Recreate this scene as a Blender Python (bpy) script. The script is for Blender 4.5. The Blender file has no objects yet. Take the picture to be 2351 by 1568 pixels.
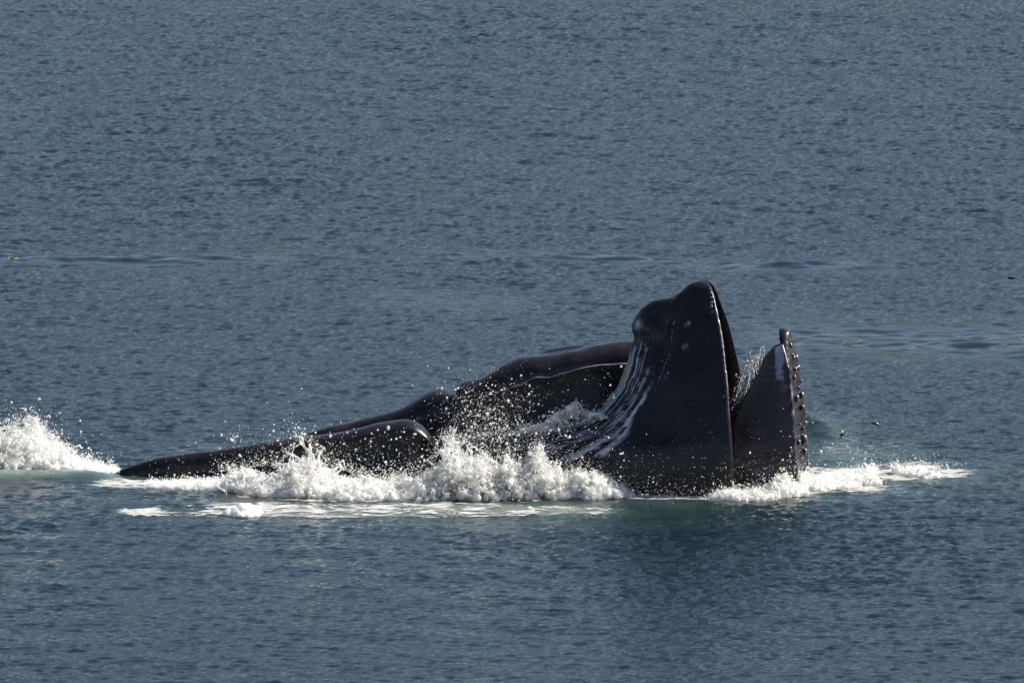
import bpy, math, random
import numpy as np
from mathutils import Vector

rng = np.random.default_rng(7)
random.seed(7)
sc = bpy.context.scene
COL = sc.collection

# ------------------------------------------------------------------ camera
DIST, DEP = 180.0, math.radians(8.0)          # slant distance to the feeding whales, look-down angle
CAM_Y, CAM_Z = -DIST * math.cos(DEP), DIST * math.sin(DEP)
FOCAL = 24790.0                                # focal length in pixels of a 2351 px wide view
PITCH = DEP - math.atan(336.0 / FOCAL)
cam_d = bpy.data.cameras.new('camera')
cam = bpy.data.objects.new('camera', cam_d)
COL.objects.link(cam)
cam.location = (0, CAM_Y, CAM_Z)
cam.rotation_euler = (math.pi / 2 - PITCH, 0, 0)
cam_d.sensor_width = 36.0
cam_d.lens = 36.0 * FOCAL / 2351.0
cam_d.clip_start, cam_d.clip_end = 1.0, 20000.0
sc.camera = cam

# ------------------------------------------------------------------ sky, sun, exposure
SUN_EL, SUN_ROT = math.radians(40), math.radians(72)      # rotation is clockwise from +Y
w = bpy.data.worlds.new('World')
sc.world = w
w.use_nodes = True
sky = w.node_tree.nodes.new('ShaderNodeTexSky')
sky.sky_type = 'NISHITA'
sky.sun_disc = False
sky.dust_density = 0.9
sky.air_density = 1.0
sky.ozone_density = 0.6
sky.sun_elevation, sky.sun_rotation = SUN_EL, SUN_ROT
bg = w.node_tree.nodes['Background']
w.node_tree.links.new(sky.outputs[0], bg.inputs[0])
bg.inputs[1].default_value = 0.056
sun_d = bpy.data.lights.new('sun', 'SUN')
sun_d.energy, sun_d.angle, sun_d.color = 5.0, math.radians(0.53), (1.0, 0.95, 0.87)
sun = bpy.data.objects.new('sun', sun_d)
COL.objects.link(sun)
sun_dir = Vector((math.cos(SUN_EL) * math.sin(SUN_ROT), math.cos(SUN_EL) * math.cos(SUN_ROT), math.sin(SUN_EL)))
sun.rotation_euler = (-sun_dir).to_track_quat('-Z', 'Y').to_euler()
sun.location = (30, 10, 30)
sc.view_settings.view_transform = 'Standard'
sc.view_settings.look = 'None'
sc.view_settings.exposure = 1.15
sc.view_settings.gamma = 1.0
sc.view_settings.use_curve_mapping = False

# ------------------------------------------------------------------ helpers
def P(px, py, Y):
    """A point of the photograph (2351 px wide) at the distance Y beyond the feeding whale, in metres."""
    px, py, Y = np.broadcast_arrays(np.asarray(px, float), np.asarray(py, float), np.asarray(Y, float))
    u, v = (px - 1175.5) / FOCAL, -(py - 784.0) / FOCAL
    dy = math.cos(PITCH) + v * math.sin(PITCH)
    dz = -math.sin(PITCH) + v * math.cos(PITCH)
    t = (Y - CAM_Y) / dy
    return np.stack([u * t, Y * np.ones_like(t), CAM_Z + dz * t], -1)

def ground(px, py):
    u, v = (np.asarray(px, float) - 1175.5) / FOCAL, -(np.asarray(py, float) - 784.0) / FOCAL
    dy = math.cos(PITCH) + v * math.sin(PITCH)
    dz = -math.sin(PITCH) + v * math.cos(PITCH)
    t = -CAM_Z / dz
    return u * t, CAM_Y + dy * t

def interp(x, pts):
    p = np.array(pts, float)
    return np.interp(x, p[:, 0], p[:, 1])

def smooth_interp(x, pts):
    """monotone-ish cubic through the points"""
    p = np.array(pts, float)
    xs, ys = p[:, 0], p[:, 1]
    d = np.diff(ys) / np.diff(xs)
    m = np.zeros_like(xs)
    m[0], m[-1] = d[0], d[-1]
    for i in range(1, len(xs) - 1):
        m[i] = 0 if d[i - 1] * d[i] <= 0 else 2 * d[i - 1] * d[i] / (d[i - 1] + d[i])
    x = np.clip(np.asarray(x, float), xs[0], xs[-1])
    i = np.clip(np.searchsorted(xs, x) - 1, 0, len(xs) - 2)
    h = xs[i + 1] - xs[i]
    t = (x - xs[i]) / h
    return ((2 * t**3 - 3 * t**2 + 1) * ys[i] + (t**3 - 2 * t**2 + t) * h * m[i]
            + (-2 * t**3 + 3 * t**2) * ys[i + 1] + (t**3 - t**2) * h * m[i + 1])

def st3(*a):
    return np.stack(np.broadcast_arrays(*a), -1)

def sstep(a, b, x):
    t = np.clip((np.asarray(x, float) - a) / (b - a), 0, 1)
    return t * t * (3 - 2 * t)

def _hash(ix, iy, iz, seed):
    h = (ix.astype(np.int64) * 374761393 + iy.astype(np.int64) * 668265263 + iz.astype(np.int64) * 2147483647 + seed * 974634777) & 0xFFFFFFFF
    h = ((h ^ (h >> 13)) * 1274126177) & 0xFFFFFFFF
    h = ((h ^ (h >> 16)) * 2246822519) & 0xFFFFFFFF
    return ((h ^ (h >> 15)) & 0xFFFFFF) / float(0xFFFFFF)

def vnoise(p, scale, seed=0):
    """smooth value noise, -1..1"""
    q = np.asarray(p, float) / np.asarray(scale, float)
    i = np.floor(q)
    f = q - i
    f = f * f * f * (f * (f * 6 - 15) + 10)
    i = i.astype(np.int64)
    out = 0
    for a in (0, 1):
        for b in (0, 1):
            for c in (0, 1):
                wgt = (f[..., 0] if a else 1 - f[..., 0]) * (f[..., 1] if b else 1 - f[..., 1]) * (f[..., 2] if c else 1 - f[..., 2])
                out = out + wgt * _hash(i[..., 0] + a, i[..., 1] + b, i[..., 2] + c, seed)
    return out * 2 - 1

def fbm(p, scale, octaves=4, seed=0, gain=0.5):
    s, a, out, sc_ = 0.0, 1.0, 0, np.asarray(scale, float)
    for o in range(octaves):
        out = out + a * vnoise(p, sc_ / 2**o, seed + 31 * o)
        s += a
        a *= gain
    return out / s

def xy0(x, y):
    return np.stack([x, y, np.zeros_like(x)], -1)

def make_mesh(name, verts, faces, mat, smooth=True, attrs=None):
    """faces: (n,4) or (n,3) int array, or a list of such arrays"""
    me = bpy.data.meshes.new(name)
    verts = np.ascontiguousarray(verts, dtype=np.float32)
    fl = faces if isinstance(faces, list) else [faces]
    fl = [np.asarray(f, np.int32) for f in fl if len(f)]
    loops = np.concatenate([f.ravel() for f in fl])
    sizes = np.concatenate([np.full(len(f), f.shape[1], np.int32) for f in fl])
    starts = np.concatenate([[0], np.cumsum(sizes)[:-1]]).astype(np.int32)
    me.vertices.add(len(verts))
    me.vertices.foreach_set('co', verts.ravel())
    me.loops.add(len(loops))
    me.loops.foreach_set('vertex_index', loops)
    me.polygons.add(len(sizes))
    me.polygons.foreach_set('loop_start', starts)
    try:
        me.polygons.foreach_set('loop_total', sizes)
    except Exception:
        pass
    me.polygons.foreach_set('use_smooth', np.full(len(sizes), smooth, dtype=bool))
    for k, v in (attrs or {}).items():
        at = me.attributes.new(k, 'FLOAT', 'POINT')
        at.data.foreach_set('value', np.ascontiguousarray(v, dtype=np.float32))
    me.update(calc_edges=True)
    me.validate()
    if mat:
        me.materials.append(mat)
    return me

def link(name, me, parent=None):
    o = bpy.data.objects.new(name, me)
    COL.objects.link(o)
    if parent:
        o.parent = parent
    return o

def tag(o, label=None, cat=None, group=None, kind=None):
    for k, v in (('label', label), ('category', cat), ('group', group), ('kind', kind)):
        if v:
            o[k] = v
    return o

def empty(name, label, cat, loc=(0, 0, 0), group=None):
    o = bpy.data.objects.new(name, None)
    COL.objects.link(o)
    o.location = loc
    o.empty_display_size = 0.3
    return tag(o, label, cat, group)

def grid_faces(nr, nc, wrap=False):
    r, c = np.meshgrid(np.arange(nr - 1), np.arange(nc if wrap else nc - 1), indexing='ij')
    c2 = (c + 1) % nc
    return np.stack([r * nc + c, r * nc + c2, (r + 1) * nc + c2, (r + 1) * nc + c], -1).reshape(-1, 4)

def join_parts(parts):
    """[(verts, [faces...], attr)] -> one"""
    V, F, A, n = [], {}, [], 0
    for v, fl, a in parts:
        V.append(v)
        A.append(a)
        for f in fl:
            f = np.asarray(f)
            if len(f):
                F.setdefault(f.shape[1], []).append(f + n)
        n += len(v)
    return np.concatenate(V), [np.concatenate(f) for f in F.values()], np.concatenate(A)

# ------------------------------------------------------------------ materials
def new_mat(name):
    m = bpy.data.materials.new(name)
    m.use_nodes = True
    nt = m.node_tree
    return m, nt, nt.nodes['Principled BSDF']

def node(nt, typ, **kw):
    n = nt.nodes.new(typ)
    for k, v in kw.items():
        setattr(n, k, v)
    return n

def attr(nt, name):
    return node(nt, 'ShaderNodeAttribute', attribute_name=name).outputs['Fac']

def mixc(nt, fac, a, b):
    n = node(nt, 'ShaderNodeMix', data_type='RGBA')
    for sock, val in ((n.inputs[0], fac), (n.inputs[6], a), (n.inputs[7], b)):
        if hasattr(val, 'is_linked'):
            nt.links.new(val, sock)
        else:
            sock.default_value = val if not isinstance(val, tuple) else (*val, 1)
    return n.outputs[2]

def noise(nt, scale, detail=3, rough=0.5, stretch=None):
    tc = node(nt, 'ShaderNodeTexCoord')
    src = tc.outputs['Object']
    if stretch:
        mp = node(nt, 'ShaderNodeMapping')
        mp.inputs['Scale'].default_value = stretch
        nt.links.new(src, mp.inputs[0])
        src = mp.outputs[0]
    n = node(nt, 'ShaderNodeTexNoise')
    n.inputs['Scale'].default_value = scale
    n.inputs['Detail'].default_value = detail
    n.inputs['Roughness'].default_value = rough
    nt.links.new(src, n.inputs['Vector'])
    return n.outputs['Fac']

def ramp(nt, fac, stops):
    r = node(nt, 'ShaderNodeValToRGB')
    e = r.color_ramp.elements
    while len(e) < len(stops):
        e.new(0.5)
    for el, (p, c) in zip(e, stops):
        el.position = p
        el.color = (*c, 1) if len(c) == 3 else c
    nt.links.new(fac, r.inputs[0])
    return r.outputs[0]

def bump(nt, bsdf, height, strength, dist):
    b = node(nt, 'ShaderNodeBump')
    b.inputs['Strength'].default_value = strength
    b.inputs['Distance'].default_value = dist
    nt.links.new(height, b.inputs['Height'])
    nt.links.new(b.outputs[0], bsdf.inputs['Normal'])
    return b

# sea water: dark teal body, aerated (bubble-filled) water is paler green
M_WATER, nt, b = new_mat('sea_water')
col = mixc(nt, attr(nt, 'aeration'), (0.005, 0.012, 0.017), (0.120, 0.190, 0.155))
nt.links.new(col, b.inputs['Base Color'])
b.inputs['Roughness'].default_value = 0.06
b.inputs['IOR'].default_value = 1.333
hn = noise(nt, 11.0, 3, 0.65, (0.55, 1.3, 1.0))
bw_ = bump(nt, b, hn, 0.55, 0.035)
mb = node(nt, 'ShaderNodeMath', operation='MULTIPLY')
nt.links.new(attr(nt, 'ripple'), mb.inputs[0])
mb.inputs[1].default_value = 0.55
nt.links.new(mb.outputs[0], bw_.inputs['Strength'])

# wet whale skin: near-black with scars, pale pleats and painted lip light (attribute 'pale'), thin green water film (attribute 'film')
M_SKIN, nt, b = new_mat('wet_whale_skin')
mott = ramp(nt, noise(nt, 2.2, 6, 0.65), [(0.35, (0.0085, 0.0070, 0.0092)), (0.7, (0.0210, 0.0172, 0.0215))])
scars = ramp(nt, noise(nt, 14, 4, 0.7), [(0.67, (0, 0, 0)), (0.74, (0.22, 0.22, 0.22))])
base = mixc(nt, scars, mott, (0.16, 0.15, 0.16))
pale_break = ramp(nt, noise(nt, 13, 5, 0.75), [(0.30, (0.1, 0.1, 0.1)), (0.41, (1, 1, 1))])
mul = node(nt, 'ShaderNodeMath', operation='MULTIPLY')
nt.links.new(pale_break, mul.inputs[0])
nt.links.new(attr(nt, 'pale'), mul.inputs[1])
base = mixc(nt, mul.outputs[0], base, (0.46, 0.47, 0.57))
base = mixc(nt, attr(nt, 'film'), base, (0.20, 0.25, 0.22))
nt.links.new(base, b.inputs['Base Color'])
nt.links.new(ramp(nt, noise(nt, 6, 4, 0.6), [(0.3, (0.13, 0.13, 0.13)), (0.75, (0.33, 0.33, 0.33))]), b.inputs['Roughness'])
b.inputs['IOR'].default_value = 1.36
bump(nt, b, noise(nt, 18, 5, 0.6), 0.12, 0.02)

M_LIP, nt, b = new_mat('sunlit_lip_edge')  # pale colour paints the sunlight caught along the lip edges
nt.links.new(ramp(nt, noise(nt, 6, 4, 0.6), [(0.3, (0.10, 0.085, 0.09)), (0.7, (0.22, 0.19, 0.20))]), b.inputs['Base Color'])
b.inputs['Roughness'].default_value = 0.3

M_BALEEN, nt, b = new_mat('baleen')
dk = ramp(nt, noise(nt, 3, 5, 0.6, (1, 1, 6)), [(0.3, (0.012, 0.0085, 0.011)), (0.75, (0.034, 0.025, 0.032))])
nt.links.new(mixc(nt, attr(nt, 'pale'), dk, (0.27, 0.27, 0.35)), b.inputs['Base Color'])
b.inputs['Roughness'].default_value = 0.38

def foam_mat(name, colour, trans, sss=0.0):
    m, nt, b = new_mat(name)
    c = ramp(nt, noise(nt, 5.5, 5, 0.62), [(0.32, tuple(x * 0.88 for x in colour)), (0.62, colour)])
    nt.links.new(c, b.inputs['Base Color'])
    b.inputs['Roughness'].default_value = 0.35
    b.inputs['IOR'].default_value = 1.33
    if sss:
        b.inputs['Subsurface Weight'].default_value = sss
        b.inputs['Subsurface Radius'].default_value = (1, 1, 1)
        b.inputs['Subsurface Scale'].default_value = 0.14
    bp = bump(nt, b, noise(nt, 24, 6, 0.75), 0.7, 0.035)
    t = node(nt, 'ShaderNodeBsdfTranslucent')
    nt.links.new(c, t.inputs[0])
    mx = node(nt, 'ShaderNodeMixShader')
    mx.inputs[0].default_value = trans
    nt.links.new(b.outputs[0], mx.inputs[1])
    nt.links.new(t.outputs[0], mx.inputs[2])
    nt.links.new(mx.outputs[0], nt.nodes['Material Output'].inputs[0])
    return m

M_FOAM = foam_mat('white_foam', (0.94, 0.93, 0.90), 0.38, 0.9)
def lace_mat(name, colour, cover):
    m = foam_mat(name, colour, 0.1)
    nt = m.node_tree
    out = nt.nodes['Material Output']
    sh = out.inputs[0].links[0].from_socket
    n1 = noise(nt, 2.6, 7, 0.68, (0.8, 3.0, 1))
    n2 = noise(nt, 9.0, 4, 0.6, (1.0, 3.0, 1))
    a = node(nt, 'ShaderNodeMath', operation='MULTIPLY_ADD')
    nt.links.new(n2, a.inputs[0])
    a.inputs[1].default_value = 0.45
    nt.links.new(n1, a.inputs[2])
    d = node(nt, 'ShaderNodeMath', operation='ADD')
    nt.links.new(a.outputs[0], d.inputs[0])
    nt.links.new(attr(nt, 'cover'), d.inputs[1])
    mr = node(nt, 'ShaderNodeMapRange', interpolation_type='SMOOTHSTEP')
    nt.links.new(d.outputs[0], mr.inputs[0])
    mr.inputs[1].default_value, mr.inputs[2].default_value = 1.02, 1.22
    mr.inputs[4].default_value = cover
    tr = node(nt, 'ShaderNodeBsdfTransparent')
    mx = node(nt, 'ShaderNodeMixShader')
    nt.links.new(mr.outputs[0], mx.inputs[0])
    nt.links.new(tr.outputs[0], mx.inputs[1])
    nt.links.new(sh, mx.inputs[2])
    nt.links.new(mx.outputs[0], out.inputs[0])
    return m
M_LACE = lace_mat('lacy_foam', (0.55, 0.55, 0.53), 1.0)
M_SHEET = lace_mat('thin_foam', (0.20, 0.235, 0.22), 0.7)
M_DROP = foam_mat('spray', (0.93, 0.92, 0.89), 0.5)

def plain(name, c, rough=0.4):
    m, nt, b = new_mat(name)
    nt.links.new(ramp(nt, noise(nt, 30, 3, 0.6), [(0.3, tuple(x * 0.6 for x in c)), (0.7, c)]), b.inputs['Base Color'])
    b.inputs['Roughness'].default_value = rough
    return m
M_FISH_BACK = plain('fish_back', (0.02, 0.03, 0.035), 0.25)
M_FISH_BELLY = plain('fish_belly', (0.10, 0.10, 0.085), 0.25)
M_KELP = plain('yellow_kelp', (0.42, 0.33, 0.05))
M_BULB = plain('brown_kelp', (0.012, 0.010, 0.008), 0.15)

# ------------------------------------------------------------------ sea surface
DX = 0.05
X0, X1, Y0, Y1 = -15.0, 15.0, -27.0, 92.0
NX = int((X1 - X0) / DX) + 1
ys = [Y0]
while ys[-1] < Y1:
    ys.append(ys[-1] + 0.068 * (1 + max(0, ys[-1] + 10) / 140.0))
ys = np.array(ys)
NY, Y1 = len(ys), ys[-1]
STRETCH = np.gradient(ys)[:, None] / 0.068          # waves seen farther off are drawn from a longer-waved field

def fft_field(nx, ny, dx, dy, lp, lmin, lmax, main_dir, spread, power, seed):
    r = np.random.default_rng(seed)
    kx = 2 * np.pi * np.fft.fftfreq(nx, dx)[None, :]
    ky = 2 * np.pi * np.fft.fftfreq(ny, dy)[:, None]
    k = np.sqrt(kx**2 + ky**2) + 1e-9
    kp = 2 * np.pi / lp
    S = k**(-power) * np.exp(-(kp / k)**2 * 1.2)
    S = S * (k > 2 * np.pi / lmax) * np.exp(-(k / (2 * np.pi / lmin))**4)
    ang = np.arctan2(ky, kx) - main_dir
    S = S * (np.abs(np.cos(ang))**spread + 0.06)
    amp = np.sqrt(S)
    g = r.normal(size=(ny, nx)) + 1j * r.normal(size=(ny, nx))
    h = np.real(np.fft.ifft2(g * amp))
    H = np.fft.fft2(h)
    slope = np.sqrt(np.mean(np.abs(np.fft.ifft2(1j * kx * H))**2 + np.abs(np.fft.ifft2(1j * ky * H))**2))
    return h / slope                          # unit rms slope

FX, FY = 720, 1500
assert FX > NX and FY > NY, (NX, NY)
chop = fft_field(FX, FY, DX, 0.068, 0.30, 0.115, 1.4, math.radians(83), 5.0, 3.2, 3)
swell = fft_field(FX, FY, DX, 0.068, 2.4, 0.9, 12.0, math.radians(70), 4, 4.0, 5)
calm = fft_field(FX, FY, DX, 0.068, 0.9, 0.3, 4.0, math.radians(88), 7, 4.0, 9)

xs = X0 + DX * np.arange(NX)
XX, YY = np.meshgrid(xs, ys)
ix, iy = np.arange(NX), np.arange(NY)
chop, swell, calm = (f[np.ix_(iy, ix)] for f in (chop, swell, calm))

q = xy0(XX, YY)
gust = 1.0 + 0.30 * fbm(q, (7.0, 16.0, 1), 3, 11) + 1.0 * np.exp(-((XX - 4) / 3.5)**2 - ((YY + 7) / 6.0)**2)
# slicks: a thin current seam across the picture, an upwelling ring behind the right jaw, faint streaks
seam_y = 31.5 + 1.2 * np.sin(XX * 0.25 + 1) + 1.6 * vnoise(q, (4.0, 50, 1), 5) - 0.22 * XX
seam = np.exp(-((YY - seam_y) / 0.9)**2) * sstep(-0.45, 0.2, vnoise(q, (3.0, 3.0, 1), 8))
ring = np.exp(-((YY - 19.8 - 0.9 * vnoise(q, (2.5, 9, 1), 15)) / 3.0)**2) * sstep(3.6, 5.2, XX)
ring2 = np.exp(-((YY - 25.5 - 1.5 * vnoise(q, (3.0, 9, 1), 25)) / 1.6)**2) * sstep(-3.4, -2.0, XX) * sstep(1.2, -0.2, XX) * 0.6
slick = np.clip(seam + ring + ring2, 0, 1)
HH = STRETCH * (0.222 * chop * gust * (1 - 0.90 * slick) + 0.036 * swell + 0.11 * calm * slick)
# the seam itself: one long low ridge whose near face shows dark
HH = HH + 0.060 * np.exp(-((YY - seam_y) / 0.55)**2) * sstep(-0.5, 0.1, vnoise(q, (3.0, 3.0, 1), 8))

# the lip of smooth water the left whale pushes up, and the hump off the right jaw
lipx = sstep(-6.3, -7.2, XX)
HH = HH * (1 - 0.75 * np.exp(-((YY - 0.9) / 0.8)**2) * lipx) + 0.13 * np.exp(-((YY - 1.2) / 0.55)**2) * lipx
hump = np.exp(-((XX - 5.05 - 0.25 * np.clip(7.4 - YY, -1, 3)) / 0.38)**2 - ((YY - 7.0) / 1.3)**2)
HH = HH + 0.34 * hump
edge = sstep(X0, X0 + 1.5, XX) * sstep(X1, X1 - 1.5, XX) * sstep(Y0, Y0 + 5, YY) * sstep(Y1, Y1 - 10, YY)
HH = HH * edge

def water_h(x, y):
    fx = np.clip((np.asarray(x, float) - X0) / DX, 0, NX - 1.001)
    fy = np.clip(np.interp(np.asarray(y, float), ys, np.arange(NY)), 0, NY - 1.001)
    i, j = fx.astype(int), fy.astype(int)
    a, c = fx - i, fy - j
    return (HH[j, i] * (1 - a) * (1 - c) + HH[j, i + 1] * a * (1 - c) + HH[j + 1, i] * (1 - a) * c + HH[j + 1, i + 1] * a * c)

def blob(px, py, rx, ry):
    gx, gy = ground(px, py)
    return np.exp(-((XX - gx) / (rx / 137.8))**2 - ((YY - gy) / (ry * 0.052))**2)

aer = np.zeros_like(XX)
for bx, by, rx, ry, s in ((800, 1172, 480, 20, 0.7), (1230, 1172, 260, 22, 0.9), (500, 1120, 330, 26, 0.5), (2030, 1095, 230, 36, 0.9),
                          (1960, 1045, 150, 40, 0.7), (1500, 1158, 280, 14, 0.45), (1800, 1140, 230, 20, 0.55), (90, 1097, 230, 9, 2.0),
                          (1150, 1200, 450, 14, 0.35), (1900, 985, 70, 45, 0.5), (560, 1030, 200, 20, 0.3)):
    aer = np.maximum(aer, 0.48 * s * blob(bx, by, rx, ry))
aer = np.clip(aer * (0.75 + 0.6 * fbm(q, (0.8, 1.6, 1), 3, 44)), 0, 1)

# uneven grid: fine in view, coarse to the horizon, one sheet
ox = np.array([-9000, -4000, -1500, -600, -250, -110, -55, -30, -20.0])
oy0 = np.array([-3000, -1200, -500, -250, -190, -150, -110, -80, -55, -38.0])
oy1 = np.array([100, 115, 140, 190, 280, 450, 800, 1600, 4000, 9000.0])
gx_ = np.concatenate([ox, xs, -ox[::-1]])
gy_ = np.concatenate([oy0, ys, oy1])
full_h = np.zeros((len(gy_), len(gx_)))
full_a = np.zeros_like(full_h)
full_r = np.ones_like(full_h)
full_h[len(oy0):len(oy0) + NY, len(ox):len(ox) + NX] = HH
full_a[len(oy0):len(oy0) + NY, len(ox):len(ox) + NX] = aer
full_r[len(oy0):len(oy0) + NY, len(ox):len(ox) + NX] = 1 - 0.95 * slick
GX, GY = np.meshgrid(gx_, gy_)
me = make_mesh('water', np.stack([GX.ravel(), GY.ravel(), full_h.ravel()], -1), grid_faces(len(gy_), len(gx_)), M_WATER,
               attrs={'aeration': full_a.ravel(), 'ripple': full_r.ravel()})
tag(link('water', me), 'rippled blue-grey sea with slick streaks and green water round the whales', kind='structure')

# forested shore far behind the whales: above the frame, but the calmer water mirrors it
hx = np.concatenate([np.linspace(-9000, -2500, 30), np.linspace(-2400, 2400, 121), np.linspace(2500, 9000, 30)])
hy = np.linspace(0, 1, 24)
HXX, HYY = np.meshgrid(hx, hy)
HYW = 1500 + 1500 * HYY + 0.00002 * HXX**2
hp = st3(HXX, HYW, 0 * HXX)
HZ = (275 + 70 * fbm(hp, (900, 900, 1), 4, 200)) * sstep(0, 0.55, HYY) + 22 * fbm(hp, (70, 70, 1), 3, 210) * sstep(0, 0.1, HYY) - 8 * (1 - sstep(0, 0.06, HYY))
M_HILL, nt, b = new_mat('forested_hill')
nt.links.new(ramp(nt, noise(nt, 0.02, 6, 0.65), [(0.3, (0.008, 0.015, 0.013)), (0.7, (0.020, 0.032, 0.025))]), b.inputs['Base Color'])
b.inputs['Roughness'].default_value = 0.95
tag(link('hills', make_mesh('hills', np.stack([HXX.ravel(), HYW.ravel(), HZ.ravel()], -1), grid_faces(len(hy), len(hx)), M_HILL)), 'dark forested hills along the far shore', kind='structure')

# ------------------------------------------------------------------ front whale: upright open jaws
PSI = math.radians(7.5)
CP, SP = math.cos(PSI), math.sin(PSI)
PX, PY0 = 3.4, 0.42                              # pivot of the jaws

def world(u, v, z):
    """u: towards the gape, v: across the jaw (away from the camera), z: up"""
    u, v, z = np.broadcast_arrays(u, v, z)
    return np.stack([PX + u * CP + v * SP, PY0 - u * SP + v * CP, z], -1)

def px_x(px):                                    # pixel column -> metres across at the whale
    return P(px, 900, PY0)[..., 0]

def lower_jaw():
    rows = np.unique(np.concatenate([np.linspace(645.5, 700, 36), np.linspace(700, 1130, 170), np.linspace(1130, 1300, 8)]))
    z = P(1600, rows, PY0)[:, 2]
    xl = px_x(smooth_interp(rows, [(645, 1603), (650, 1588), (657, 1577), (666, 1567), (676, 1554), (682, 1540), (686, 1520), (692, 1500), (704, 1481),
                                  (718, 1467), (733, 1457), (747, 1450), (758, 1450), (770, 1453), (785, 1453), (805, 1449), (850, 1436),
                                  (900, 1412), (940, 1380), (965, 1352), (980, 1318), (987, 1270), (993, 1200), (1000, 1120),
                                  (1012, 1045), (1040, 985), (1100, 950), (1300, 950)]))
    xn = px_x(smooth_interp(rows, [(645, 1610), (649, 1622), (656, 1629), (666, 1633), (680, 1637), (700, 1641), (740, 1650), (770, 1655),
                                  (830, 1662), (880, 1667), (950, 1672), (1000, 1676), (1120, 1680), (1300, 1690)]))
    a = smooth_interp(rows, [(645, 0.05), (650, 0.13), (660, 0.21), (690, 0.34), (720, 0.46), (760, 0.61), (800, 0.75), (850, 0.93), (900, 1.08),
                             (950, 1.21), (1000, 1.30), (1060, 1.36), (1120, 1.38), (1300, 1.38)])
    ulip = (xn - PX + SP * a) / CP
    uven = (xl - PX) / CP
    L = np.maximum(ulip - uven, 0.04)
    nt_, nin = 190, 26
    t = np.linspace(0, 1, nt_)
    t = np.pi * (t + 0.10 * np.sin(2 * np.pi * t) / (2 * np.pi) * -1)
    n = 2.25
    Ccos = np.sign(np.cos(t)) * np.abs(np.cos(t))**(2 / n)
    Ssin = np.abs(np.sin(t))**(2 / n)
    U = ulip[:, None] - L[:, None] * Ssin[None]
    V = -a[:, None] * Ccos[None]
    Z = np.repeat(z[:, None], nt_, 1)
    # throat pleats: grooves that start at the chin and fan out down the pouch. s: 0 on the belly line .. 1 at the last groove
    ang = np.abs(t - np.pi / 2) / (np.pi / 2)
    ang = np.broadcast_to(ang[None], U.shape)
    R = np.repeat(rows[:, None], nt_, 1)
    col_px = 1175.5 + (PX + U * CP - 0.5 * a[:, None] * SP) / (P(1176.5, 900, PY0)[0] - P(1175.5, 900, PY0)[0])
    R = R - (V * CP - (U - uven[:, None]) * SP) * 19.0
    left = smooth_interp(R, [(645, 1560), (690, 1497), (748, 1450), (850, 1434), (900, 1410), (950, 1370), (1000, 1290), (1050, 1150), (1100, 1000), (1300, 700)])
    right = smooth_interp(R, [(645, 1600), (690, 1570), (800, 1548), (900, 1517), (960, 1490), (1000, 1472), (1050, 1424), (1100, 1375), (1300, 1250)])
    S = (col_px - left) / (right - left)
    S = S + 0.012 * vnoise(st3(R / 45, S * 9, 0 * R), 1.0, 12)
    pl = sstep(1.06, 0.92, S) * sstep(668, 730, R)
    ph = np.sign(S) * np.abs(S)**0.85 * 11.0
    groove = np.maximum(0, np.cos(2 * np.pi * ph))**1.5
    wide = np.clip((right - left) / 170.0, 0.35, 1.3)
    inward = 0.060 * pl * groove * wide + 0.055 * np.exp(-((S - 0.80 - 0.1 * (740 - R) / 60) / 0.16)**2) * sstep(676, 700, R) * sstep(840, 770, R) + 0.02 * np.exp(-((R - 779) / 9)**2 - (S / 0.30)**2) + sstep(684, 730, R) * sstep(1.1, 0.7, S) * 0.032 * fbm(st3(R / 25, S * 6, 0 * R), 1.0, 3, 77)
    U = U + inward * Ssin[None]
    V = V * (1 - inward / np.maximum(a[:, None], 0.1))
    mand = np.exp(-((ang - 0.93) / 0.10)**2) * 0.03 * np.clip(a[:, None], 0, 1)
    V = V * (1 + mand / np.maximum(a[:, None], 0.1))
    near_side = (t < np.pi * 0.56)[None]
    pale = np.zeros_like(S)
    for s0, s1, wd, ra, rb, k_ in ((0.73, 0.71, 0.064, 905, 1070, 1.0), (0.80, 0.92, 0.052, 978, 1060, 1.0), (0.40, 0.41, 0.028, 800, 1050, 0.8), (0.26, 0.24, 0.028, 790, 1040, 0.8),
                               (0.57, 0.55, 0.020, 850, 1010, 0.7), (0.12, 0.12, 0.030, 800, 985, 0.7), (0.03, 0.03, 0.030, 815, 960, 0.6), (0.64, 0.63, 0.012, 930, 1060, 0.5),
                               (0.48, 0.48, 0.012, 880, 1060, 0.6), (0.33, 0.33, 0.012, 830, 1060, 0.6), (0.86, 0.93, 0.010, 730, 790, 0.5), (0.70, 0.72, 0.010, 725, 770, 0.35), (0.97, 0.90, 0.012, 815, 880, 0.5),
                               (1.10, 1.04, 0.010, 845, 880, 0.5), (0.78, 0.74, 0.012, 880, 930, 0.5)):
        f_ = np.clip((R - ra) / (rb - ra), 0, 1)
        ragged = 0.75 + 0.4 * vnoise(st3(R / 10, S * 12, 0 * R), 1.0, 40)
        pale = np.maximum(pale, k_ * sstep(1.0, 0.75, np.abs(S - (s0 + (s1 - s0) * f_)) / wd / np.clip(ragged, 0.25, 1.2)) * sstep(ra - 8, ra + 10, R) * sstep(rb + 6, rb - 8, R))
    pale = pale * near_side
    pale += 0.9 * np.exp(-((R - 748) / 10)**2 - ((col_px - 1463) / 9)**2) * near_side          # white scar on the chin lump
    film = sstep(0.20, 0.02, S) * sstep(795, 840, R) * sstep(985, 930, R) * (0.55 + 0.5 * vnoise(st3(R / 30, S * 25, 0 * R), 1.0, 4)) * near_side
    th = np.minimum(0.09, 0.35 * a)[:, None]
    ti = np.pi * (1 - np.linspace(0, 1, nin))
    Ci = np.sign(np.cos(ti)) * np.abs(np.cos(ti))**(2 / n)
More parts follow.
